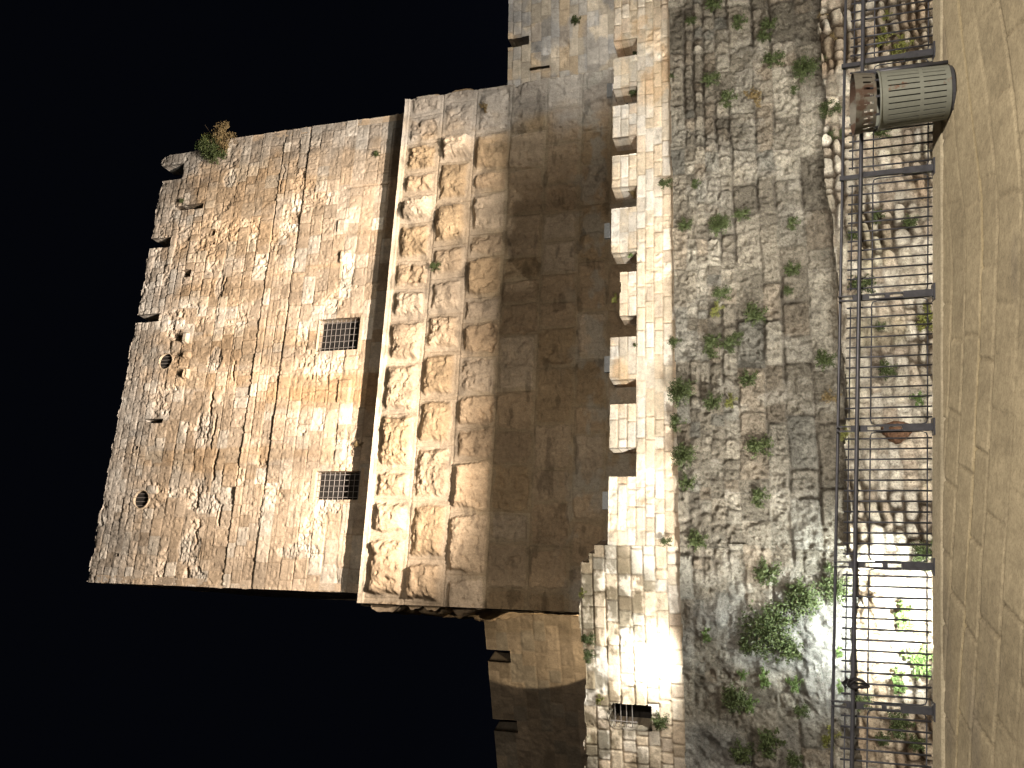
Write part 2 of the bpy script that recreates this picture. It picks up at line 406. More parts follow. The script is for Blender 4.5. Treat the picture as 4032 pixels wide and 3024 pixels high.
def rel_up(S, Z):
    h, c = rel_up0(S, Z)
    # each band between the open courses leans out a little, so its top edge overhangs the next
    bd = sorted([ZLED-.3, *deepz, ZTOP+1]); bi = np.clip(np.searchsorted(bd, Z), 1, len(bd)-1); bd = np.array(bd)
    u = (Z - bd[bi-1])/(bd[bi]-bd[bi-1]); amp = .06*sstep(.28, .5, fbm(S*.45, bi*3.1, 333, 3))
    h = h + amp*(u**2 - .3)*(bi < len(bd)-1) + .012*(u*7 % 1)
    c = c*.93
    # the eroded crack line with fallen facing stones
    for (x, y, rx, rz) in ((905, 700, .35, .5), (862, 1130, .2, .7), (800, 1700, .55, .75), (850, 1410, .4, .5), (790, 1915, .4, .4), (800, 1985, .9, .42), (745, 2160, .5, .7), (760, 2270, .55, .35), (1290, 1990, .6, .3), (1180, 2170, .9, .3)):
        a, b = FT.un(x, y); q = ((S-a)/rz)**2 + ((Z-b)/rx)**2 + (fbm(S*2.2, Z*4, 77, 4)-.5)*2.2
        k = 1 - sstep(.6, 1.1, q); n5 = abs(fbm(S*4, Z*8, 78, 5, .65)-.5)
        h = h - k*(.02 + n5*.26); c = lerp(c, c.mean(-1, keepdims=True)*C(1.45, 1.36, 1.18), (k*.45)[..., None])
    for (x, y, l, w_, dd) in ((925, 1460, .5, .05, .2), (832, 1590, .55, .07, .25), (838, 1700, .8, .05, .22), (846, 1830, .7, .06, .25), (772, 1960, .5, .05, .2), (860, 2030, .45, .06, .2), (770, 2110, .6, .06, .2), (880, 1130, .5, .05, .16), (735, 2270, .4, .08, .2), (1115, 700, .8, .03, .1)):
        a, b = FT.un(x, y); k = sstep(0, .25, 1-abs(S-a)/l)*(1-sstep(.5, 1, abs(Z - b - (fbm(S*2.5, S*0, 79, 3)-.5)*.3)/w_))
        h = h - k*dd
    for (x, y, w, hh, d) in ((1360, 1010, .28, .25, .10), (1350, 890, .3, .25, .08), (1355, 1540, .5, .3, .07), (1340, 1740, .8, .22, .06), (735, 1333, .24, .13, .16), (740, 1398, .14, .16, .18), (735, 1472, .22, .14, .16), (1370, 2310, .5, .3, .06)):
        a, b = FT.un(x, y); k = (1-sstep(w*.85, w, abs(S-a)))*(1-sstep(hh*.8, hh, abs(Z-b)))
        h = h + k*d
    # the long drain groove to the right
    a0, a1, b0, b1 = wrect((1361, 1530, 722, 736)); k = (1-sstep(.02, .06, abs(S - (a0+a1)/2 - .0)))*(Z < b1)*(Z > b0); h = h - .12*k
    return h, c
MER = []   # merlon tops  (y0, y1)
gaps = [(1237, 1268), (939, 978), (660, 719)]
gs = [tuple(sorted((FT.un(600, a)[0], FT.un(600, b)[0]))) for a, b in gaps]
ZG = [FT.un(628, 1255)[1], FT.un(672, 960)[1], FT.un(716, 700)[1]]
def up_mask(lo, hi):
    def fn(S, Z):
        m = np.ones(S.shape, bool)
        for (a, b, c, d) in WR: m &= ~((S > a) & (S < b) & (Z > c) & (Z < d))
        for (a, b, r) in RW: m &= ((S-a)**2 + (Z-b)**2) > r*r
        for (a, b, c, d) in SLITS: m &= ~((S > a) & (S < b) & (Z > c) & (Z < d))
        for g, zg in zip(gs, ZG): m &= ~((S > g[0]) & (S < g[1]) & (Z > zg))
        top = ZTOP + (vnoise(S*2.2, S*0, 91)-.5)*.12 + (vnoise(S*6, S*0, 93)-.5)*.08
        # rounded weathered end merlon and broken corner behind the bush
        q_ = [FT.un(x, y) for x, y in ((668, 662), (640, 655), (632, 640), (640, 625), (662, 613), (700, 606), (755, 598), (790, 590), (880, 575), (905, 560), (915, 540))]
        hz = np.interp(S, [a for a, b in q_], [b for a, b in q_])
        top = np.where(S > gs[2][1]-.02, hz + (vnoise(S*7, S*0, 95)-.5)*.06, top)
        return m & (Z < top)
    return fn
zmer = min(ZG)
wall_grid('upper_storey', FT, UL, UR, ZLED - .3, ZTOP+.3, .032, rel_up, M_TOWER, tower, up_mask(0, 0), .9)
# side walls
def side(name, fr, base_off, s_edge, z0, z1, lay_, mat, right=False, dep=15.):
    q = fr.p(s_edge, 0)
    f2 = Frame(q[0], q[1], fr.yaw + (90 if right else -90))
    rel = masonry(lay_, pal_up, .05, .03, .03, .04, .05, (.2, .15, .1), .6, None, 3., 0, .15, 9)
    wall_grid(name, f2, .0 if right else -dep, dep if right else 0., z0, z1, .11, rel, mat, tower, None, .3)
side('side_wall', FT, 0, UL+.02, ZLED-.3, ZTOP-.3, lay_up, M_TOWER, False, 13)
side('side_wall', FT, 0, UR-.02, ZLED-.3, ZG[2]-1.1, lay_up, M_TOWER, True, 13)
# rear faces of the gaps and a roof deck, ledge of the base
mb = MB(); c_ = FT.p((UL+UR)/2, ZLED+3, -7.6); mb.box(FT.p((UL+UR)/2, ZG[2]-1.4, -7.2), FT.t*((UR-UL)/2-.5), FT.n*6.2, (0, 0, .15))
deck = mb.build('roof_deck', M_TOWER, tower)
def solid_col(o, c):
    a = o.data.attributes.new('Col', 'FLOAT_COLOR', 'POINT'); a.data.foreach_set('color', np.tile(np.array([*c, 1], np.float32), len(o.data.vertices)))
solid_col(deck, (.3, .26, .2))

# base with bossed blocks
zb = [ZLED] + [FB.un(300*0 + x_, 1499)[1] for x_ in (1512, 1658, 1804, 1956, 2109, 2262)]
print('COURSES', zb)
for k in range(6): zb.append(zb[-1] - 1.17 - .04*((k*7) % 3))
ZS1 = zb[1]
lay_b = Layout(zb, lambda h, z: (.95, 2.3) if h > .5 else (2, 4), 24, .06, .9, .03)
def rel_base(S, Z):
    uid, dl, dr, db, dt, row = lay_b(S, Z)
    a = rnd(uid, 13); b = rnd(uid, 14); c3 = rnd(uid, 15); d = rnd(uid, 16)
    top = Z > ZS1
    up = sstep(ZLED-4.6, ZLED-3.4, Z)                 # rough bosses above, smooth drafted blocks below
    corner = sstep(BR-2.0, BR-1.7, S + (a-.5)*.7)
    m = lerp(.05 + .05*b, .10 + .05*b, up)
    dx = np.minimum(dl, dr) + (fbm(S*3, Z*3, 401, 5, .6)-.5)*.24; dz = np.minimum(db, dt) + (fbm(S*3, Z*3, 402, 5, .6)-.5)*.24
    cr = .22; e = np.minimum(dx, dz); cc = (dx < cr) & (dz < cr)
    e = np.where(cc, cr - np.sqrt((cr-dx)**2 + (cr-dz)**2), e)
    boss = sstep(m, m + lerp(.05, .17, up), e)
    pr = lerp(.03 + .04*a, .10 + .22*a*a + .13*sstep(.1, .5, e), up)*lerp(1, .35, corner)
    n1 = (fbm(S*6.5 + a*30, Z*6.5, 411, 5, .78) - .5)*.72; n0 = fbm(S*1.3 + b*9, Z*1.3, 421, 3) - .5
    n2 = fbm(S*1.2, Z*7, 431, 4, .6) - .5
    rg = lerp(.035*(.3+c3), .07*(.5+1.2*c3), up)*lerp(1, .55, corner)
    face = pr + n1*rg*2.6 + n0*rg*1.6 + n2*lerp(.035, .02, up)*(d > .35)
    pk = sstep(.70, .8, vnoise(S*6 + 3, Z*6, 441)); face = face - pk*.05
    er = sstep(.62, .72, fbm(S*.8 + 15, Z*.8, 451, 4)); face = face - er*.10*fbm(S*5, Z*5, 455, 4)*2
    draft = -.0 + (fbm(S*5, Z*5, 461, 3)-.5)*.03
    ej = np.minimum(np.minimum(dl, dr), np.minimum(db, dt))
    jt = 1 - sstep(.006, .035, ej + (fbm(S*8, Z*8, 463, 3)-.5)*.03)
    h = lerp(draft, face, boss) - jt*.055
    h = np.where(top, .05 + (fbm(S*3, Z*3, 465, 4)-.5)*.05 + .05*(1 - sstep(.0, .12, ZLED - Z)), h)
    pal = np.array([(.40, .30, .195), (.44, .34, .23), (.365, .27, .165), (.415, .31, .20), (.47, .38, .275)])
    col = pal[(b*5).astype(int)]*(1 + (a-.5)*.22)[..., None]
    col = col*(1 + (fbm(S*.6, Z*.6, 471, 4)-.5)*.5 + (fbm(S*5, Z*5, 473, 5, .65)-.5)*.45)[..., None]
    mort = lerp(C(.44, .37, .28), C(.36, .29, .19), (1-up)[..., None])
    col = lerp(col, mort*(1+(fbm(S*2, Z*2, 475, 3)-.5)*.4)[..., None], ((1-boss)*.6)[..., None])
    col = np.where(top[..., None], C(.50, .42, .31)*(1+(fbm(S*2, Z*6, 477, 4)-.5)*.5)[..., None], col)
    st = fbm(S*1.5, Z*.2, 479, 4) - .5; col = col*(1 + st*.5)[..., None]
    g = sstep(BR-2.6, BR-1.2, S + (fbm(S, Z, 481, 4)-.5)*2.2)  # grey right end: pale corner blocks, plus the whiter light painted in
    grey = col.mean(-1, keepdims=True)*C(1.18, 1.1, .98); col = lerp(col, grey, (g*.75)[..., None])
    low = sstep(.5, .64, fbm(S*1.1, Z*1.6, 483, 4))*sstep(ZLED-7.0, ZLED-8.4, Z)
    col = lerp(col, C(.42, .40, .34), (low*.55)[..., None])
    dk = sstep(.62, .74, fbm(S*1.3, Z*3.2, 485, 4)); col = col*(1-.35*dk)[..., None]
    return h, np.clip(col, .02, .9)
wall_grid('bossed_base', FB, BL, BR, 4.0, ZLED, .032, rel_base, M_BOSS, tower, None, 1.2)
q = FB.p(BL, 0); fs = Frame(q[0], q[1], FB.yaw-90)
wall_grid('base_side_wall', fs, -14, -.2, 4, ZLED-.02, .09, rel_base, M_BOSS, tower, None, .3)
q = FB.p(BR, 0); fs = Frame(q[0], q[1], FB.yaw+90)
wall_grid('base_side_wall', fs, .2, 14, 4, ZLED-.02, .12, rel_base, M_BOSS, tower, None, .3)
led = MB().box(FB.p((BL+BR)/2, ZLED-.06, -7), FB.t*((BR-BL)/2-.03), FB.n*6.9, (0, 0, .05)).build('ledge_top', M_BOSS, tower); solid_col(led, (.45, .38, .28))

# barred windows
def grille_window(parent, fr, r, nv, nh, mat=M_GRILLE, off=-.12, rr=.013, lab=None, dp=-.42, ov=.0):
    a, b, c, d = r
    w = MB().box(fr.p((a+b)/2, (c+d)/2, dp), fr.t*((b-a)/2+ov), fr.n*.02, (0, 0, (d-c)/2+ov)).build('window', M_DARKIN, parent)
    if lab: w['label'] = lab
    g = MB()
    for k in range(nv):
        s = a + (b-a)*(k+.5)/nv; g.tube([fr.p(s, c-.02, off), fr.p(s, d+.02, off)], rr, 6)
    for k in range(nh):
        z = c + (d-c)*(k+.5)/nh; g.tube([fr.p(a-.02, z, off-.03), fr.p(b+.02, z, off-.03)], rr, 6)
    gg = g.build('grille', mat, None); adopt(gg, w)
    return w
grille_window(tower, FT, WR[0], 5, 9, lab='right-hand rectangular barred window just above the ledge')
grille_window(tower, FT, WR[1], 5, 9, lab='left-hand rectangular barred window just above the ledge')
for i, (w, (x, y)) in enumerate(zip(WR, ((0, 0), (0, 0)))):
    a, b, c, d = w
    for nm, zc_, hh_ in (('lintel', d+.09, .088), ('sill', c-.07, .068)):
        o = MB().box(FT.p((a+b)/2, zc_, -.06), FT.t*((b-a)/2+.12), FT.n*.08, (0, 0, hh_)).build(nm, M_TOWER, tower); solid_col(o, (.50, .40, .28))
for i, (a, b, r) in enumerate(RW):
    w = MB().box(FT.p(a, b, -.14), FT.t*(r+.02), FT.n*.02, (0, 0, r+.02)).build('round_window', M_DARKIN, tower)
    w['label'] = 'round barred opening near the top, ' + ('above the right barred window' if i == 0 else 'above the left barred window')
    g = MB()
    for k in range(4):
        s = a + r*(-.66 + .44*k); hh = math.sqrt(max(.01, r*r - (s-a)**2)); g.tube([FT.p(s, b-hh, -.09), FT.p(s, b+hh, -.09)], .014, 6)
    gg = g.build('grille', M_GRILLE); adopt(gg, w)
    v = []; f = []; n = 28
    rg = np.random.RandomState(i)
    for k in range(n):
        t = 2*math.pi*k/n
        j = rg.uniform(-.012, .012)
        for rr_, o_ in ((r-.01, -.11), (r-.005, .0), (r+.03+j, .002), (r+.05+j, -.05)): v.append(FT.p(a+rr_*math.cos(t), b+rr_*math.sin(t), o_))
    for k in range(n):
        for m_ in range(3): f.append([k*4+m_, k*4+m_+1, ((k+1) % n)*4+m_+1, ((k+1) % n)*4+m_])
    o = link_mesh('stone_ring', v, f, M_TOWER, None); solid_col(o, (.50, .40, .28)); adopt(o, w)

# ================================================================== CURTAIN WALLS BEHIND
q = FB.p(BR-.05, 0, -.15); FR = Frame(q[0], q[1], 10)
zRt = FR.un(2003, 150)[1]
sgR = sorted((FR.un(2040, 150)[0], FR.un(2040, 181)[0])); zgR = FR.un(2083, 165)[1]
lay_r = Layout(zcourses(5, zRt+1, .36, .5, 31), lambda h, z: (.45, 1.0), 32, .03, 1.2, .02)
def stain_gr(S, Z, c):
    g = fbm(S*.9, Z*1.4, 501, 4); c = lerp(c, c.mean(-1, keepdims=True)*C(.86, .87, .88)*.72, (sstep(.48, .62, g)*.5)[..., None])
    return c
rel_r = masonry(lay_r, [(.50, .43, .33), (.56, .48, .37), (.46, .42, .36), (.52, .41, .28)], .03, .02, .03, .03, .05, (.24, .2, .15), .6, stain_gr, 6., .05, .2, 5, (), 60)
slR = wrect((2085, 2163, 265, 272), FR)
cw = empty('curtain_wall', FR.p(1.8, 4, 0), 'grey weathered battlement wall abutting the right corner of the tower', 'wall')
wall_grid('wall_face', FR, .0, 7.5, 5., zRt+.02, .032, rel_r, M_ASHLAR, cw, lambda S, Z: ~((S > sgR[0]) & (S < sgR[1]) & (Z > zgR)) & ~((S > slR[0]) & (S < slR[1]) & (Z > slR[2]) & (Z < slR[3])), 1.0)
# left curtain
d0 = F*FPX + RR*(H4/2 - 2440) + UU*(W4/2 - 2000); k0 = 33.5/d0[1]; q = CAM + d0*k0
FL = Frame(q[0], q[1], -8)
zLt = (FL.un(1904, 2430)[1] + FL.un(1959, 3020)[1])/2
sgL = sorted((FL.un(1950, 2558)[0], FL.un(1950, 2607)[0])); zgL = FL.un(2008, 2580)[1]
sgL2 = sorted((FL.un(1980, 2832)[0], FL.un(1980, 2880)[0])); zgL2 = FL.un(2035, 2850)[1]
lay_l = Layout(zcourses(4, zLt+1, .5, .7, 41), lambda h, z: (.5, 1.3), 42, .03, 1.2, .02)
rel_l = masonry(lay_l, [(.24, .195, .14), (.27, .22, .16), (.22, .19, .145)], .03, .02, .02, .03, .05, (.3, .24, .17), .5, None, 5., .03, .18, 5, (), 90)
cl = empty('curtain_wall', FL.p(-3, 4, 0), 'battlement wall left of the tower, mostly dark with one dimly lit patch', 'wall')
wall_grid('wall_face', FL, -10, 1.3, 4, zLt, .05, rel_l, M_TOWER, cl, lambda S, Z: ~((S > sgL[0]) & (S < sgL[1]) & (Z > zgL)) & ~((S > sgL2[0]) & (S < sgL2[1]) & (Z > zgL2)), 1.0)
s, z = FL.un(2150, 2560)

# ================================================================== CRENELLATED WALL (front)
zCr = FA.un(2506, 1200)[1]; zMt = (FA.un(2412, 300)[1] + FA.un(2399, 1850)[1])/2
zLedR = FA.un(2636, 300)[1]; zLedL = FA.un(2676, 2151)[1]
zBt = (FBL.un(2280, 2200)[1] + FBL.un(2312, 3020)[1])/2
zLb = FBL.un(2701, 3024)[1]
print('WALL', zCr, zMt, FA.un(2412, 300)[1], FA.un(2399, 1850)[1], 'ledge', zLedR, zLedL, zLb, 'B', zBt, FBL.un(2280, 2200)[1], FBL.un(2312, 3020)[1], 'SB', SB)
fw = empty('crenellated_wall', FA.p(0, zLedR, -.5), 'pale ashlar wall with battlements running in front of the tower foot', 'wall')
cz = list(np.linspace(min(zLedR, zLedL)-.1, zCr, 6)) + [zCr + (zMt-zCr)*k/3 for k in (1, 2, 3)] + [zMt+.4, zMt+.7, zMt+.95, zMt+1.2, zMt+1.5]
lay_a = Layout(cz, lambda h, z: (.3, .72), 52, .012, 1.5, .008)
def stain_a(S, Z, c):
    g = sstep(.53, .66, fbm(S*1.3, Z*2.0, 601, 5, .6))*sstep(zCr-.7, zCr+.3, Z)
    c = lerp(c, c.mean(-1, keepdims=True)*C(.62, .64, .64), (g*.38)[..., None])
    o = sstep(.66, .74, fbm(S*.8+4, Z*1.2, 603, 4)); c = lerp(c, c*C(.9, .7, .48), (o*.5)[..., None])
    old = sstep(zMt-.55, zMt+.1, Z + (fbm(S*1.5, Z*1.5, 605, 4)-.5)*1.0)*(S < SB+.9)
    dk = sstep(.46, .56, fbm(S*2.4, Z*3.0, 607, 5, .62)); c = lerp(c, c*C(.42, .41, .38), (old*dk)[..., None])
    return c
pal_a = [(.66, .58, .46), (.70, .62, .51), (.62, .52, .39), (.67, .55, .41), (.72, .66, .57), (.65, .54, .42)]
rel_a = masonry(lay_a, pal_a, .022, .012, .018, .022, .03, (.30, .23, .15), .75, stain_a, 7., .03, .13, 5, (), 120)
gapsA = [(160, 228, zCr), (348, 415, zCr), (539, 612, zCr), (738, 820, zCr), (996, 1073, zCr), (1245, 1328, zCr), (1496, 1592, zCr), (1764, 1877, zCr)]
GA = [(*sorted((FA.un(2440, a)[0], FA.un(2440, b)[0])), z) for a, b, z in gapsA]
sRend = FA.un(2500, -260)[0]
zLow = FA.un(2441, 1150)[1]
step_up = FA.un(2340, 2151)[0]
wall_grid('wall_face', FA, SB-.0, sRend, min(zLedR, zLedL)-.25, zCr, .024, rel_a, M_ASHLAR, fw, None, .75)
eds = sorted(GA, key=lambda g: g[0]); cur = SB
merl = []
for g in eds: merl.append((cur, g[0])); cur = g[1]
merl.append((cur, sRend))
for i, (a, b) in enumerate(merl):
    broken = abs((a+b)/2 - FA.un(2450, 1159)[0]) < .3
    seed = 700 + i
    zt_ = zLow if broken else zMt
    def mk(S, Z, zt_=zt_, seed=seed): return Z < zt_ + (vnoise(S*3.0, S*0, seed)-.5)*.03
    o = wall_grid('merlon', FA, a, b, zCr, zt_+.05, .024, rel_a, M_ASHLAR, fw, mk, .7)
    if broken: o['label'] = 'broken merlon lower than its neighbours'
# wall walk behind, inner curb
o = MB().box(FA.p((SB+sRend)/2, zCr-.35, -3.2), FA.t*((sRend-SB)/2), FA.n*2.42, (0, 0, .1)).build('wall_walk', M_ASHLAR, fw); solid_col(o, (.25, .21, .16))

# left stretch
czb = list(np.linspace(zLedL-.3, zLedL-.3 + .29*14, 15))
rB = np.random.RandomState(8); czb = [c + rB.uniform(-.03, .03) for c in czb]
lay_bb = Layout(czb, lambda h, z: (.22, .62), 62, .022, 1.6, .014)
rel_bb = masonry(lay_bb, pal_a, .03, .016, .03, .022, .035, (.22, .18, .13), .75, None, 7., .05, .16, 5, (), 160)
def rel_B(S, Z):
    h, c = rel_bb(S, Z)
    old = sstep(zBt-2.1, zBt-.9, Z + (fbm(S*1.1, Z*1.1, 611, 4)-.5)*1.8)
    dk = sstep(.41, .54, fbm(S*2.2, Z*2.8, 613, 5, .62)); c = lerp(c, c*C(.30, .29, .25), (old*dk*.9)[..., None])
    return h, c
wB = wrect((2391, 2567, 2774, 2873), FBL)
sBl = FBL.un(2500, 3400)[0]
def mB(S, Z):
    top = zBt + (vnoise(S*3.5, S*0, 801)-.5)*.14
    top = np.where(S > -.42, top - .22, top); top = np.where(S > -.2, top - .14, top)
    a, b, c, d = wB
    arch = d - .13*((S-(a+b)/2)/((b-a)/2))**2
    return (Z < top) & ~((S > a) & (S < b) & (Z > c) & (Z < arch))
wall_grid('left_stretch', FBL, sBl, 0.0, zLedL-.35, zBt+.1, .024, rel_B, M_ASHLAR, fw, mB, .9)
w = grille_window(fw, FBL, wB, 0, 0, dp=-.86, ov=.1); w['label'] = 'small arched window with iron bars in the brightly lit left stretch'
a, b, c, d = wB; g = MB()
for k in range(4): g.tube([FBL.p(a+.02, c + (d-c)*(.45+.13*k), -.1), FBL.p(b - .02, c + (d-c)*(.45+.13*k), -.1)], .012, 6)
g.tube([FBL.p(a+.14, c+.35, -.1), FBL.p(a+.14, d-.05, -.1)], .014, 6)
gg = g.build('bars', M_GRILLE); adopt(gg, w)

# floodlight housings
for i, (x, y) in enumerate(FIX):
    s, z = FA.un(x, y, -1.3)
    names = ['beyond the second merlon from the right', 'beyond the fifth merlon from the right', 'beyond the seventh merlon, below the right barred window', 'behind the plain wall top right of the step, leftmost one']
    e = empty('floodlight', FA.p(s, z-.4, -1.4), 'small pale floodlight housing ' + names[i], 'floodlight', 'floodlights behind the battlements')
    MB().box(FA.p(s, z-.015, -1.36), FA.t*.22, FA.n*.05, (0, 0, .075)).build('housing', M_WHITE, e)
    sv = s + (.36 if i == 0 else 0)
    MB().box(FA.p(sv, (VIS[i] + z - .5)/2, -1.86), FA.t*.4, FA.n*.006, (0, 0, (VIS[i] - z + .5)/2)).box(FA.p(s, z-.45, -1.62), FA.t*.24, FA.n*.24, (0, 0, .012)).build('added_visor', M_IRON, e)  # visor plate is added, its height set to cut light off the base
    MB().tube([FA.p(s, z-.1, -1.45), FA.p(s, zCr-.25, -1.45)], .025, 8).build('bracket', M_IRON, e)

# ================================================================== ROUGH WALL BELOW THE LEDGE
OS = .16; OM = .34
zRoR = FA.un(3312, 300, OS)[1]; zRoL = FBL.un(3300, 2700, OS)[1]
zRo = (zRoR + zRoL)/2
print('ROUGH', zRoR, zRoL, zRo)
zt = min(zLedR, zLedL)
cz = [zt+.3]
for hgt in (.26+.3, .24, .25, .3, .34, .6, .42, .62, .68, .5, .6, .6): cz.append(cz[-1]-hgt)
lay_s = Layout(cz, lambda h, z: (.22, .6) if h < .36 else (.45, 1.6), 72, .065, .9, .06)
pal_s = [(.20, .178, .14), (.245, .22, .175), (.175, .155, .122), (.215, .183, .14), (.29, .265, .215), (.19, .18, .152)]
def mk_rough(seed, leftrock=False):
    base = masonry(lay_s, pal_s, .075, .030, .075, .055, .10, (.12, .105, .085), .8, None, 5.5, .06, .24, 5, (), seed, .045)
    def fn(S, Z):
        h, c = base(S, Z)
        n = fbm(S*.7, Z*.7, seed+5, 4) - .5; h = h + n*.20
        crag = sstep(.42, .62, fbm(S*.8+11, Z*1.2, seed+21, 3)); cn = abs(fbm(S*5.5, Z*4.5, seed+22, 4, .6)-.5)
        h = h - crag*cn*.12 - sstep(.60, .72, fbm(S*11, Z*11, seed+24, 2))*.03
        if leftrock:
            k = sstep(.8, 1.8, -S + (fbm(S*.9, Z*.9, seed+7, 4)-.5)*2.4)
            k = k*sstep(.35, .5, fbm(S*.6+2, Z*.6, seed+9, 3))
            rock = (fbm(S*1.3, Z*1.3, seed+11, 5, .6)-.5)*.5 + (abs(fbm(S*2.6, Z*2.6, seed+12, 4)-.5))*-.35 + .06
            h = lerp(h, rock, k); c = lerp(c, C(.29, .28, .25)*(1+(fbm(S*3, Z*3, seed+13, 5, .6)-.5)*1.0)[..., None], k[..., None])
        w = sstep(.60, .72, fbm(S*1.4, Z*1.1, seed+15, 5, .6)); c = lerp(c, C(.38, .355, .30), (w*.5)[..., None])
        d = sstep(.56, .7, fbm(S*.8, Z*.8, seed+17, 4)); c = c*(1-.28*d)[..., None]
        top = sstep(zt-.12, zt-.02, Z); h = h*(1-.75*top)
        return h, c
    return fn
sc = empty('scarp_wall', FA.p(0, zRo, .3), 'rough grey-brown old wall of large battered blocks dotted with wild plants below the pale wall', 'wall')
ztR = FA.un(2640, 600, OS)[1]; ztL = FBL.un(2694, 2800, OS)[1]
def topmask(f0, f1, lo, hi, seed):
    def fn(S, Z):
        t = f0 + (f1-f0)*np.clip((S-lo)/(hi-lo), 0, 1); return Z < t + (vnoise(S*2.2, S*0, seed)-.5)*.03
    return fn
tA0 = FA.un(2675, 2151, OS)[1]; tA1 = FA.un(2634, 100, OS)[1]; sA1 = FA.un(2634, 100, OS)[0]
tB0 = FBL.un(2701, 3024, OS)[1]; sB0 = FBL.un(2701, 3024, OS)[0]; tB1 = FBL.un(2675, 2160, OS)[1]
print('tops', tA0, tA1, tB0, tB1)
zt = max(tA0, tA1, tB0, tB1)
wall_grid('right_stretch', FA, SB-.02, sRend, zRo-.45, zt+.06, .024, mk_rough(900), M_ROUGH, sc, topmask(tA0, tA1, SB, sA1, 71), .3, OS)
wall_grid('left_stretch', FBL, sBl, .10, zRo-.45, zt+.06, .024, mk_rough(900, True), M_ROUGH, sc, topmask(tB0, tB1, sB0, 0, 72), .3, OS)

# ================================================================== RUBBLE WALL IN THE MOAT
czr = zcourses(zRo-6.0, zRo+.3, .17, .30, 81)
lay_m = Layout(czr, lambda h, z: (.16, .62), 82, .15, 1.7, .12)
pal_m = [(.50, .45, .36), (.57, .52, .43), (.43, .38, .30), (.62, .57, .48), (.48, .41, .32), (.38, .32, .25)]
def mk_rub(seed):
    base = masonry(lay_m, pal_m, .085, .035, .075, .065, .11, (.09, .07, .05), 1.3, None, 6., .04, .22, 5, (), seed, .02)
    def fn(S, Z):
        h, c = base(S, Z); h = h + (fbm(S*.6, Z*.6, seed+5, 4)-.5)*.18
        d = sstep(.55, .68, fbm(S*.5, Z*.9, seed+6, 4)); c = lerp(c, c*C(.75, .58, .42), (d*.5)[..., None])
        g = sstep(.62, .72, fbm(S*1.2, Z*1.2, seed+7, 4)); c = lerp(c, c*C(.62, .62, .42), (g*.35)[..., None])
        return h, c
    return fn
mw = empty('moat_wall', FA.p(0, zRo-3, .8), 'pale rubble foot wall of small rounded stones seen through the railing', 'wall')
def wav(S, Z): return Z < zRo + .02 + (fbm(S*.9, S*0, 95, 3)-.5)*.36
wall_grid('right_stretch', FA, SB-.04, sRend+2, zRo-3.6, zRo+.3, .026, mk_rub(950), M_ROUGH, mw, wav, .3, OM)
wall_grid('left_stretch', FBL, sBl, .14, zRo-3.6, zRo+.3, .026, mk_rub(980), M_ROUGH, mw, wav, .3, OM)
# dark brown stained stone behind the railing
s, z = FA.un(3532, 1696, .42)
o = MB().box(FA.p(s, z, .36), FA.t*.2, FA.n*.14, (0, 0, .21))
v = []; f = []
n1, n2 = 14, 10
for i in range(n2):
    ph = math.pi*i/(n2-1)
    for k in range(n1):
        t = 2*math.pi*k/n1; rr_ = 1 + .12*math.sin(3*t+i) + .08*math.sin(5*ph+k)
        v.append(FA.p(s + .24*rr_*math.sin(ph)*math.cos(t), z + .27*rr_*math.cos(ph), .36 + .14*rr_*math.sin(ph)*math.sin(t)))
for i in range(n2-1):
    for k in range(n1): f.append([i*n1+k, i*n1+(k+1) % n1, (i+1)*n1+(k+1) % n1, (i+1)*n1+k])
o = link_mesh('stained_boulder', v, f, M_ROUGH, mw, True); solid_col(o, (.16, .09, .055)); o['label'] = 'rust-brown stone'

# ================================================================== GROUND
# base line of the railing, sloping gently up to the left
kl = [FF.un(3680, y) for y in (0, 1000, 2000, 3024)]
sl = np.polyfit([k[0] for k in kl], [k[1] for k in kl], 1)
print('KERB', kl, sl)
def gz(s, d): return sl[1] + sl[0]*s - .075*d           # d metres from the railing towards the viewer
SLOPE = .075
def un_ground(x, y):
    d = F*FPX + RR*(H4/2 - y) + UU*(W4/2 - x)
    # z - sl1 - sl0*s + SLOPE*dd = 0
    def g(p): q = p - FF.o; return p[2] - sl[1] - sl[0]*np.dot(q, FF.t) + SLOPE*np.dot(q, FF.n)
    g0 = g(CAM); g1 = g(CAM + d)
    p = CAM + d*(-g0/(g1-g0)); q = p - FF.o
    return float(np.dot(q, FF.t)), float(np.dot(q, FF.n))
Lp = [un_ground(x, y) for x, y in ((3771, 0), (3817, 362), (3862, 800), (3868, 960), (3849, 1518), (3826, 2000), (3797, 2450), (3765, 3024))]
Lp = sorted(Lp); lx = np.array([-30, *[p[0] for p in Lp], 30]); ly = np.array([Lp[0][1], *[p[1] for p in Lp], Lp[-1][1]])
print('L', Lp)
def gcurve(S): return np.interp(S, lx, ly)
dw = un_ground(3716, 1500)[1]
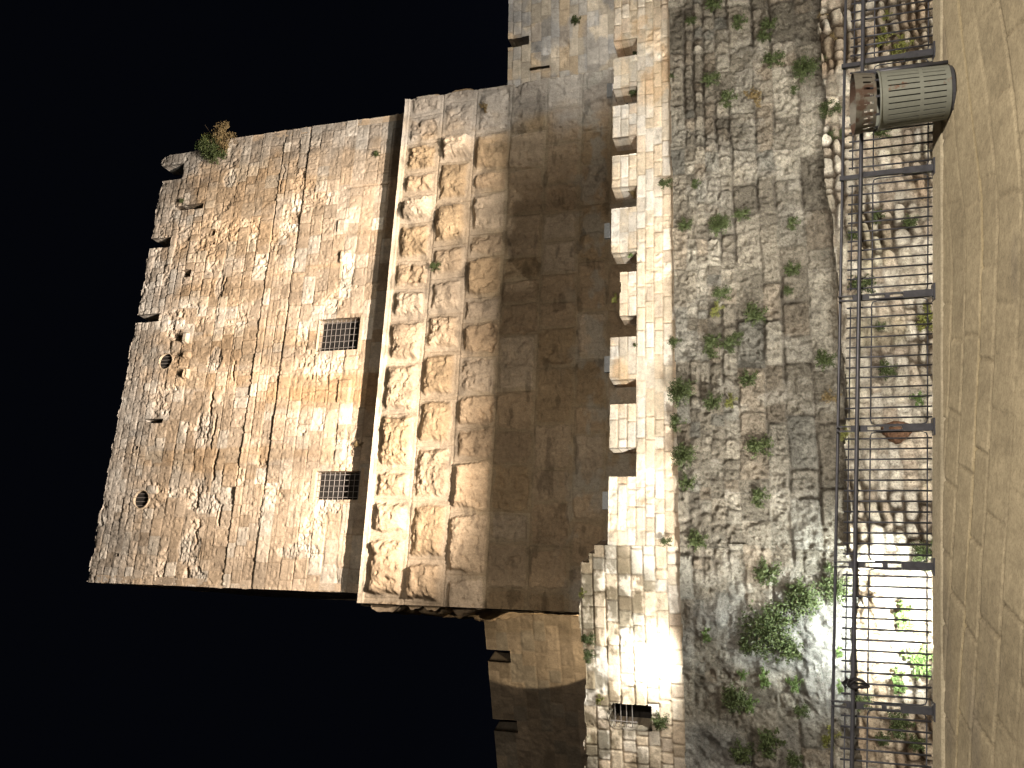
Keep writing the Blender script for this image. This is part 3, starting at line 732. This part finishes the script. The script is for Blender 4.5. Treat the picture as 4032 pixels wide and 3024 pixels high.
def ground_grid(name, s0, s1, d0, d1, step, kerb=False):
    s = np.arange(s0, s1+step, step); d = np.arange(d0, d1+1e-6, step) if not kerb else np.linspace(d0, d1, 14)
    S, D = np.meshgrid(s, d)
    base = gz(S, D)
    n = (fbm(S*1.1, D*1.1, 1001, 4)-.5)*.02 + (fbm(S*9, D*9, 1002, 3)-.5)*.004
    col = np.ones(S.shape+(3,))*C(.385, .335, .23)
    if kerb:
        jo = abs(((S + .3*vnoise(S*0, S*0, 3)) / .9) % 1 - .5)*.9
        jt = 1 - sstep(.004, .02, jo); h = n*.4 - jt*.012 + .016; h = np.where(D > dw-.012, h-.035, h)
        col = np.ones(S.shape+(3,))*C(.43, .385, .28)*(1 + (fbm(S*1.4, D*3, 1003, 4)-.5)*.6)[..., None]
        col = lerp(col, C(.16, .13, .09), (jt*.6)[..., None])
    else:
        r = D - gcurve(S) + (fbm(S*.6, D*.6, 1004, 3)-.5)*.10
        cr_ = S*math.cos(R_(14.8)) + D*math.sin(R_(14.8)) + (fbm(S*.7, D*.7, 1005, 3)-.5)*.06
        rw = np.array([-4.3, -3.9, -3.4, -2.9, -2.5, -2.05, -1.6, -1.25, -.8, -.42, 0, .34, .8, 1.2, 1.62, 2.0, 2.5, 3, 3.5, 4, 4.5, 5, 5.5, 6])
        row = np.clip(np.searchsorted(rw, r), 1, len(rw)-1)
        er = np.minimum(r - rw[row-1], rw[row] - r)
        off = rnd(row*17, 44)*1.0; ln = .55 + .5*rnd(row*29, 45)
        q = (cr_ + off)/ln; ec = np.minimum(q % 1, 1 - q % 1)*ln; uid = (np.floor(q).astype(int) % 211)*13 + row*97
        pl = rnd(uid, 46)
        e = np.minimum(er, ec + .004)
        jt = 1 - sstep(.003, .02, e + (fbm(S*6, D*6, 1007, 3)-.5)*.012)
        vis = .35 + .9*sstep(.42, .6, fbm(S*.9, D*.9, 1008, 3))
        h = n - jt*.02*vis + (pl-.5)*.009
        col = col*(1 + (pl-.5)*.16 + (fbm(S*.8, D*.8, 1009, 4)-.5)*.5 + (fbm(S*7, D*2.4, 1010, 4, .6)-.5)*.35 + (fbm(S*22, D*22, 1013, 2)-.5)*.3)[..., None]
        col = lerp(col, C(.15, .125, .08), (jt*vis*.5)[..., None])
        ctr = 1 - sstep(.0, .035, abs(r)); col = lerp(col, C(.46, .38, .22), (ctr*.6)[..., None])
        rp = fbm(S*.45+20, D*1.2, 1011, 4); col = lerp(col, C(.20, .18, .15), (sstep(.6, .7, rp)*.4)[..., None])
        if not kerb and d1 > 6: pass
    P = FF.o + S[..., None]*FF.t + D[..., None]*FF.n; P[..., 2] = base + h
    ns, nd = len(s), len(d); idx = np.arange(ns*nd).reshape(nd, ns)
    f = np.stack([idx[:-1, :-1], idx[1:, :-1], idx[1:, 1:], idx[:-1, 1:]], -1).reshape(-1, 4)
    o = link_mesh(name, P.reshape(-1, 3), f, M_PAVE, None, True, np.clip(col.reshape(-1, 3), .01, .9))
    return tag(o, kind='structure')
ground_grid('pavement', -9, 9, dw-.05, 6.0, .02)
g2 = ground_grid('kerb', -9, 9, 0, dw-.003, .03, True)
# outer ground as a frame round the detailed paving
def gp(s, d, dz=0): p = FF.o + FF.t*s + FF.n*d; return (p[0], p[1], gz(s, d)+dz)
v = [gp(-120, 0), gp(-9, 0), gp(9, 0), gp(120, 0), gp(-120, 6), gp(-9, 6), gp(9, 6), gp(120, 6), gp(-120, 90), gp(-9, 90), gp(9, 90), gp(120, 90)]
o = link_mesh('street', v, [[0, 4, 5, 1], [2, 6, 7, 3], [4, 8, 9, 5], [5, 9, 10, 6], [6, 10, 11, 7]], M_PAVE); solid_col(o, (.37, .325, .225)); tag(o, kind='structure')
# retaining face under the kerb and the moat floor
rt = wall_grid('retaining_wall', Frame(FF.o[0], FF.o[1], FF.yaw+180), -30, 30, -6, -1.5, .2, masonry(Layout(zcourses(-6.5, 2, .3, .4, 5), lambda h, z: (.4, .9), 5), pal_m, seed=3), M_ROUGH, None, None, .4)
tag(rt, 'masonry retaining wall dropping from the kerb into the dry moat', 'wall')
v = [FF.p(-30, -1.5, 0), FF.p(30, -1.5, 0)] + [FF.p(s, gz(s, 0)-.012, 0) for s in (30, -30)]
o = link_mesh('kerb_face', v, [[1, 0, 3, 2]], M_PAVE); solid_col(o, (.3, .25, .17)); tag(o, kind='structure')
v = [(-120, -20, -6)] * 0
o = link_mesh('ground', [(-200, 4, -5.6), (200, 4, -5.6), (200, 260, -5.6), (-200, 260, -5.6)], [[0, 1, 2, 3]], M_PAVE); solid_col(o, (.22, .19, .13)); tag(o, kind='structure')

# ================================================================== RAILING
def railz(pts):
    P = [FF.un(x, y) for x, y in pts]; return np.polyfit([p[0] for p in P], [p[1] for p in P], 1)
H1 = railz([(3335, 0), (3309, 1000), (3293, 2000), (3280, 3024)])
H2 = railz([(3401, 0), (3380, 1000), (3364, 2000), (3356, 3024)])
T3 = railz([(3370, 0), (3348, 1000), (3335, 2000), (3328, 3024)])
T4 = railz([(3448, 0), (3432, 1000), (3422, 2000), (3417, 3024)])
T5 = railz([(3658, 0), (3652, 1000), (3652, 2000), (3650, 3024)])
def zl(L, s): return L[0]*s + L[1]
py = [-240, 211, 665, 1155, 1682, 2230, 2797, 3385]
ps = [FF.un(3668, y)[0] for y in py]
print('POSTS', ps, 'H', zl(H1, 0), zl(H2, 0), zl(T5, 0), gz(0, 0))
rail = empty('metal_railing', FF.p(0, gz(0, 0), .0), 'long dark iron railing with thin upright bars along the kerb above the moat', 'railing')
se0, se1 = ps[-1]-.3, ps[0]+.3
FO = 0.06
MB().tube([FF.p(s, zl(H1, s), -.05) for s in np.linspace(se0, se1, 16)], .014, 10).build('handrail', M_IRON, rail, True)
MB().tube([FF.p(s, zl(H2, s), .045) for s in np.linspace(se0, se1, 16)], .019, 10).build('top_rail', M_IRON, rail, True)
for i, s in enumerate(ps):
    zb_ = gz(s, .03); m_ = MB(); thick = i <= 2
    if thick:
        m_.box(FF.p(s, (zb_ + zl(H2, s))/2, .02), FF.t*.024, FF.n*.02, (0, 0, (zl(H2, s)-zb_)/2))
        m_.box(FF.p(s, (zl(H1, s)+zl(H2, s))/2, -.01), FF.t*.02, FF.n*.018, (0, 0, (zl(H1, s)-zl(H2, s))/2+.03))
    else:
        for k in (-1, 1): m_.box(FF.p(s+k*.021, (zb_+.05+zl(H1, s))/2, .0), FF.t*.006, FF.n*.02, (0, 0, (zl(H1, s)-zb_-.05)/2+.02))
        m_.box(FF.p(s, zl(H2, s)-.02, .0), FF.t*.028, FF.n*.022, (0, 0, .07))
        m_.box(FF.p(s, zl(T4, s)-.13, .0), FF.t*.024, FF.n*.022, (0, 0, .02))
    m_.box(FF.p(s, zb_+.13, .01), FF.t*.032, FF.n*.028, (0, 0, .135))
    m_.box(FF.p(s, zb_+.012, .03), FF.t*.075, FF.n*.06, (0, 0, .012))
    m_.build('post', M_IRON, rail)
for i in range(len(ps)-1):
    a, b = ps[i+1], ps[i]; N = 12
    pn = MB()
    a2, b2 = a+.075, b-.075
    for T in (T3, T4, T5):
        pn.tube([FF.p(s, zl(T, s), -.012) for s in (a2 if T is not T4 else a2, b2)], .0065, 6)
    # rounded ends of the frame rod
    for e, sg in ((a2, -1), (b2, 1)):
        for (Ta, Tb) in ((T4, T5),):
            za, zb2 = zl(Ta, e), zl(Tb, e)
            pn.tube([FF.p(e, za, -.012), FF.p(e+sg*.03, za-.01, -.012), FF.p(e+sg*.042, za-.05, -.012), FF.p(e+sg*.042, zb2+.05, -.012), FF.p(e+sg*.03, zb2+.01, -.012), FF.p(e, zb2, -.012)], .006, 6)
    p_ = pn.build('panel_frame', M_IRON, rail, True)
    for k in range(N):
        s = a + (b-a)*(k+1)/(N+1)
        bb = MB().tube([FF.p(s, zl(T3, s)+.035, .003), FF.p(s+.0, zl(T5, s)-.035, .003)], .0085, 6).build('bar', M_IRON, None, True)
        adopt(bb, p_)
# coiled cable hung on the top rail
s0_, _z = FF.un(3364, 2680); cz0 = zl(H2, s0_)
cb = []
for k in range(90):
    t = k/89*2*math.pi*2.6
    rr_ = .052 + .012*math.sin(t*1.3)
    cb.append(FF.p(s0_ + rr_*.62*math.cos(t) - .015 + .01*math.sin(2.1*t), cz0 - .035 + rr_*1.35*math.sin(t), .075 + .012*math.sin(t*.7)))
cbm = MB().tube(cb, .0095, 7)
cbm.tube([FF.p(s0_-.05, cz0+.06, .07), FF.p(s0_-.02, cz0+.085, .05), FF.p(s0_+.01, cz0+.05, .02), FF.p(s0_-.04, cz0+.02, -.02), FF.p(s0_-.075, cz0-.02, .05)], .012, 7)
tag(cbm.build('cable_coil', M_BLACK, None, True), 'black cable coiled and hung over the top rail near the brightest glare', 'cable')

# ================================================================== LITTER BIN
bs, bd = un_ground(3742, 362)
bz = gz(bs, bd); bc = FF.o + FF.t*bs + FF.n*bd
rb = .245
upx = np.array([0, 0, 1.0])
bin_ = empty('litter_bin', (bc[0], bc[1], bz), 'round grey-green slatted metal litter bin with rusty slotted hood beside the kerb', 'litter bin')
def bp_(r, t, z): return np.array([bc[0] + r*math.cos(t), bc[1] + r*math.sin(t), bz + z])
def shell(name, rows, r_of, n, slots, mat, th=.006):
    """perforated shell: rows of z levels, slots(i_row, k) true where open"""
    v = []; f = []
    for j, z in enumerate(rows):
        for k in range(n):
            t = 2*math.pi*k/n
            for q_ in (0, -th): v.append(bp_(r_of(z)+q_, t, z))
    id_ = lambda j, k, q_: (j*n + k % n)*2 + q_
    for j in range(len(rows)-1):
        for k in range(n):
            if slots(j, k): continue
            f.append([id_(j, k, 0), id_(j, k+1, 0), id_(j+1, k+1, 0), id_(j+1, k, 0)])
            f.append([id_(j, k+1, 1), id_(j, k, 1), id_(j+1, k, 1), id_(j+1, k+1, 1)])
            for (jj, kk, qa, qb) in ((j-1, k, (j, k), (j, k+1)), (j+1, k, (j+1, k+1), (j+1, k)), (j, k-1, (j+1, k), (j, k)), (j, k+1, (j, k+1), (j+1, k+1))):
                if jj < 0 or jj >= len(rows)-1 or slots(jj, kk % n):
                    f.append([id_(*qa, 0), id_(*qa, 1), id_(*qb, 1), id_(*qb, 0)])
    return link_mesh(name, v, f, mat, bin_)
HB = FF.un(3453, 362, bd)[1] - bz; HT = FF.un(3364, 362, bd)[1] - bz
print('BIN', bs, bd, bz, HB, HT)
nn = 150
rows = [.03, .07, HB*.42, HB*.47, HB*.9, HB]
shell('body', rows, lambda z: rb*(.93 + .09*z/HB), nn, lambda j, k: (j in (1, 3)) and (k % 5 == 2), M_BIN)
MB().tube([bp_(rb*1.03, 2*math.pi*k/48, HB) for k in range(48)], .010, 8, True).build('rim', M_BIN, bin_, True)
li = MB(); li.tube([bp_(0, 0, .04), bp_(0, 0, HB*.88)], rb*.86, 40); li.build('liner', M_BLACK, bin_)
MB().tube([bp_(0, 0, .0), bp_(0, 0, .03)], rb*.9, 40).build('base', M_IRON, bin_)
hr = [HB+.035, HB+.06, HB+.14, HB+.17, HT-.02, HT+.02]
shell('hood', hr, lambda z: rb*(1.0 + .10*((z-HB)/(HT-HB))**1.5), nn, lambda j, k: (j in (1, 3) and k % 6 in (2, 3)) or (j == 1 and 0), M_HOOD)
# crown lid ring with notches, and little stand-offs
for k in range(10):
    t = 2*math.pi*k/10+.2; so = MB().box(bp_(rb*1.0, t, HB+.02), np.array([math.cos(t), math.sin(t), 0])*.005, np.array([-math.sin(t), math.cos(t), 0])*.01, upx*.025).build('bracket', M_IRON, bin_)
MB().tube([FF.p(bs+rb+.035, gz(bs, bd)+.0, bd), FF.p(bs+rb+.035, gz(bs, bd)+HB+.12, bd)], .019, 10).build('support_post', M_IRON, bin_, True)

# ================================================================== PLANTS
def leaves(seed, n, leaf, droop, ell=(1, 1, 1), hollow=.45):
    """unit plant: x along wall, y out of the wall, z up; leaves clumped on shoots"""
    r = np.random.RandomState(seed); v = []; f = []
    tips = []
    for k in range(max(7, n//34)):
        a = r.uniform(0, 2*math.pi); q_ = math.sqrt(r.rand()); out = (1-q_*q_)*.75 + .12
        tips.append(np.array([q_*math.cos(a), out*r.uniform(.7, 1.1), q_*math.sin(a)*.95 - droop*q_*.25]))
    for i in range(n):
        t = tips[r.randint(len(tips))]; w = r.beta(2.2, 1.1)
        c = t*w + r.normal(0, .085, 3); c = c*np.array(ell)
        d = r.normal(0, 1, 3); d /= np.linalg.norm(d); e = np.cross(d, r.normal(0, 1, 3)); e /= np.linalg.norm(e)
        l = leaf*r.uniform(.6, 1.3); b = len(v)
        v += [c - d*l, c + e*l*.55, c + d*l, c - e*l*.55]; f.append([b, b+1, b+2, b+3])
    return v, f, tips
PM = {}
def pmesh(key, seed, n, leaf, droop, mat, ell=(1, 1, 1)):
    v, f, tips = leaves(seed, n, leaf, droop, ell)
    me = bpy.data.meshes.new('foliage'); me.from_pydata([tuple(p) for p in v], [], f); me.materials.append(mat)
    st = MB()
    for t in tips[:9]: st.tube([(0, -.05, 0), tuple(t*np.array(ell)*.5 + np.array([0, .03, -.03])), tuple(t*np.array(ell)*.9)], .012, 4)
    ms = bpy.data.meshes.new('stems'); ms.from_pydata([tuple(map(float, p)) for p in st.v], [], st.f); ms.materials.append(M_STEM)
    PM[key] = (me, ms)
for k in range(4): pmesh('g%d' % k, 40+k, 950, .085, .6, M_LEAF, (1, .8, 1))
for k in range(2): pmesh('f%d' % k, 60+k, 420, .115, .4, M_LEAF2, (1, .7, 1))
for k in range(2): pmesh('d%d' % k, 70+k, 500, .085, .3, M_DRY, (1, .7, 1))
pmesh('y0', 80, 480, .09, .2, M_YEL, (1.1, .6, .9))
pmesh('big', 90, 2600, .05, .6, M_LEAF, (1, .75, 1.05))
pmesh('mid', 91, 1900, .06, .6, M_LEAF, (1, .75, 1))
def plant(fr, s, z, off, rad, key, label, name='wild_shrub', group='wild plants growing out of the walls', stretch=1., stems=True):
    me, ms = PM[key]
    e = bpy.data.objects.new(name, me if rad < .13 else None); COL.objects.link(e)
    e.location = Vector(fr.p(s, z, off)); e.rotation_euler = (0, 0, R_(fr.yaw+180))
    e.scale = (rad, rad, rad*stretch); tag(e, label, 'plant', group)
    if rad >= .13:
        for nm, m_ in (('foliage', me), ('stems', ms)):
            c_ = bpy.data.objects.new(nm, m_); COL.objects.link(c_); c_.parent = e
    return e
Rg1 = [(310,35,50,'g'),(180,130,30,'g'),(470,140,45,'g'),(655,150,45,'g'),(620,230,40,'g'),(680,370,55,'g'),(880,430,72,'m'),(990,360,25,'g'),(75,470,28,'g'),(300,490,48,'g'),(400,605,50,'g'),(565,600,58,'d'),(1040,680,64,'m'),(1065,815,42,'g'),(990,95,30,'d'),(1040,235,40,'d'),(25,1120,36,'g'),(150,1370,40,'g'),(360,1375,60,'m'),(490,1310,40,'g'),(800,1360,35,'g'),(1340,810,40,'g'),(1310,1320,35,'g'),(1380,100,28,'y'),(1365,235,52,'y'),(1470,295,58,'y'),(1515,1350,38,'g'),(810,550,25,'g'),(210,1120,27,'g'),(1160,1440,30,'g')]
Rg2 = [(365,245,45,'g'),(560,375,58,'g'),(345,345,38,'y'),(800,95,42,'g'),(770,228,26,'g'),(90,540,38,'g'),(310,560,58,'g'),(425,550,42,'g'),(530,760,45,'g'),(125,845,72,'m'),(315,900,48,'g'),(985,650,50,'g'),(1035,870,40,'d'),(95,1025,44,'g'),(140,1235,64,'m'),(160,1390,44,'g'),(590,1175,60,'g'),(595,1480,46,'g'),(1215,195,56,'g'),(1365,710,45,'g'),(1630,400,62,'y'),(1575,885,38,'f'),(1335,440,25,'g'),(465,500,28,'g'),(1130,1100,34,'y'),(430,900,34,'y')]
Rg3 = [(30,205,28,'g'),(210,200,50,'g'),(1590,285,60,'g'),(645,390,62,'g'),(865,550,88,'m'),(1060,490,68,'m'),(1030,365,30,'g'),(640,740,118,'B'),(270,765,35,'f'),(515,830,48,'g'),(770,860,58,'g'),(505,1015,28,'f'),(620,1030,42,'f'),(820,1070,40,'f'),(450,1155,66,'m'),(545,1190,44,'f'),(850,1230,35,'g'),(1080,870,27,'f'),(1460,660,58,'f'),(1590,930,76,'f'),(1430,1050,50,'f'),(1440,1310,56,'g'),(1220,1175,42,'g'),(650,1420,64,'g'),(490,1480,54,'g'),(800,1530,40,'g'),(1085,1085,28,'f'),(1035,1400,46,'y'),(1350,1400,32,'g'),(1540,1430,38,'g')]
allp = [(2600+x/1.545, y/1.545, r/1.545, k) for x, y, r, k in Rg1] + [(2600+x/1.545, 1000+y/1.545, r/1.545, k) for x, y, r, k in Rg2] + [(2600+x/1.545, 2000+y/1.545, r/1.545, k) for x, y, r, k in Rg3]
ORD = ['first', 'second', 'third', 'fourth', 'fifth', 'sixth', 'seventh', 'eighth', 'ninth']
recs = []
for (x, y, r, k) in allp:
    B = y > 2151; fr = FBL if B else FA
    off = OS+.04 if x < 3300 else OM+.06
    if x < 2680: off = .1
    s, z = fr.un(x, y, off); rad = r*(20.0)/FPX*1.42
    if B: rad *= 1.0
    # nearest railing panel, counted from the bin end
    pnl = sum(1 for p in py[1:] if y > p)
    band = 0 if x < 2690 else (1 if x < 2850 else (2 if x < 3080 else (3 if x < 3320 else 4)))
    recs.append(dict(x=x, y=y, k=k, fr=fr, s=s, z=z, off=off, rad=rad, pnl=pnl, band=band))
KIND = {'g': 'dark green leafy tuft', 'm': 'full green shrub', 'B': 'very large round green shrub', 'd': 'dry tan-brown tuft', 'y': 'yellow-green weedy clump', 'f': 'fresh light green tuft'}
BAND = ['on the ledge', 'high on rough wall', 'mid rough wall', 'low on rough wall', 'behind railing']
PNL = ['right of bin post', 'over bin panel', 'over second panel', 'over third panel', 'over fourth panel', 'over fifth panel', 'over leftmost panel']
cells = {}
for rc in recs: cells.setdefault((rc['k'], rc['band'], rc['pnl']), []).append(rc)
i = 0
for key, lst in cells.items():
    lst.sort(key=lambda q_: q_['y'])
    for n_, rc in enumerate(lst):
        k = rc['k']; pre = '' if len(lst) == 1 else (', ' + ORD[n_] + ' from the right')
        pn_ = PNL[rc['pnl']]
        if rc['band'] == 4: pn_ = pn_.replace('over ', 'in ')
        lab = '%s %s, %s%s' % (KIND[k], BAND[rc['band']], pn_, pre)
        mk_ = {'g': 'g%d' % (i % 4), 'm': 'mid', 'B': 'big', 'd': 'd%d' % (i % 2), 'y': 'y0', 'f': 'f%d' % (i % 2)}[k]
        o = plant(rc['fr'], rc['s'], rc['z'], rc['off'], rc['rad'], mk_, lab)
        i += 1
def P2(fr, x, y, off, r, key, lab, **kw):
    s, z = fr.un(x, y, off); return plant(fr, s, z, off, r, key, lab, **kw)
P2(FBL, 2312, 2515, .02, .20, 'g1', 'right-hand of two green tufts hanging from the top of the left wall stretch')
P2(FBL, 2314, 2582, .02, .18, 'g2', 'left-hand of two green tufts hanging from the top of the left wall stretch')
P2(FBL, 2361, 2756, .03, .13, 'y0', 'small mossy tuft at the upper right corner of the small barred window')
P2(FBL, 2598, 2836, .05, .24, 'g3', 'green shrub growing just below the small arched barred window')
P2(FBL, 2294, 2337, .02, .13, 'y0', 'small weeds near the step of the wall top')
P2(FR, 2263, 82, .05, .26, 'g0', 'dark tuft on the grey wall right of the tower')
P2(FA, 2491, 368, -.2, .14, 'g1', 'small tuft sitting in the second gap of the battlements from the right')
P2(FA, 2500, 215, -.2, .12, 'g2', 'tiny tuft sitting in the rightmost gap of the battlements')
P2(FA, 2490, 765, -.25, .15, 'd0', 'brownish tuft sitting in the fourth gap of the battlements from the right')
P2(FA, 2485, 1000, -.15, .17, 'f0', 'fresh green weed growing in the gap right of the broken merlon')
P2(FA, 2424, 1178, -.2, .14, 'y0', 'spindly weed on top of the broken merlon')
P2(FA, 2498, 1360, .02, .07, 'g0', 'tiny tuft in the joint of the merlon left of the widest battlement gap')
P2(FT, 1482, 608, .05, .2, 'g0', 'small tuft on the tower face near the right end of the ledge')
P2(FT, 1412, 1748, .05, .2, 'd1', 'small dark plant on the ledge right of the left barred window')
P2(FT, 716, 792, .05, .16, 'g3', 'tiny plant below the second merlon of the tower')
P2(FB, 1712, 1050, .2, .28, 'g1', 'dark clump rooted between bossed blocks below the ledge')
P2(FB, 1905, 425, .15, .3, 'd0', 'brownish clump on the bossed base near the right corner')
# the big bush on the tower top
s, z = FT.un(838, 575, .1)
tb = empty('wild_bush', FT.p(s, z-.8, 0), 'large green and brown bush sprouting from the broken top right corner of the tower', 'bush')
for (dx, dz, r, mt, sd, n) in ((-.05, .15, .72, M_LEAF, 5, 2600), (.3, .35, .5, M_YEL, 6, 600), (-.5, -.3, .6, M_LEAF, 7, 1700), (.5, -.45, .72, M_DRY, 8, 1500), (.1, .65, .42, M_LEAF2, 9, 500), (-.2, -.65, .45, M_DRY, 10, 700)):
    v, f, tips = leaves(sd, n, .042/r, .3)
    v = [FT.p(s + dx - p[0]*r, z + dz + p[2]*r, .05 + p[1]*r*.9) for p in v]
    link_mesh('foliage', v, f, mt, tb)
st = MB(); r_ = np.random.RandomState(3)
for k in range(22):
    a = r_.uniform(-1, 1); b = r_.uniform(-.6, 1)
    p0 = FT.p(s+.2, z-.35, .0); p1 = FT.p(s+.2+a*.35, z-.1+b*.3, .25); p2 = FT.p(s+.2+a*.85, z+b*.8, .3+r_.uniform(-.2, .2)); st.tube([p0, p1, p2], .01, 4, rs=[.02, .012, .005])
st.build('branches', M_STEM, tb)
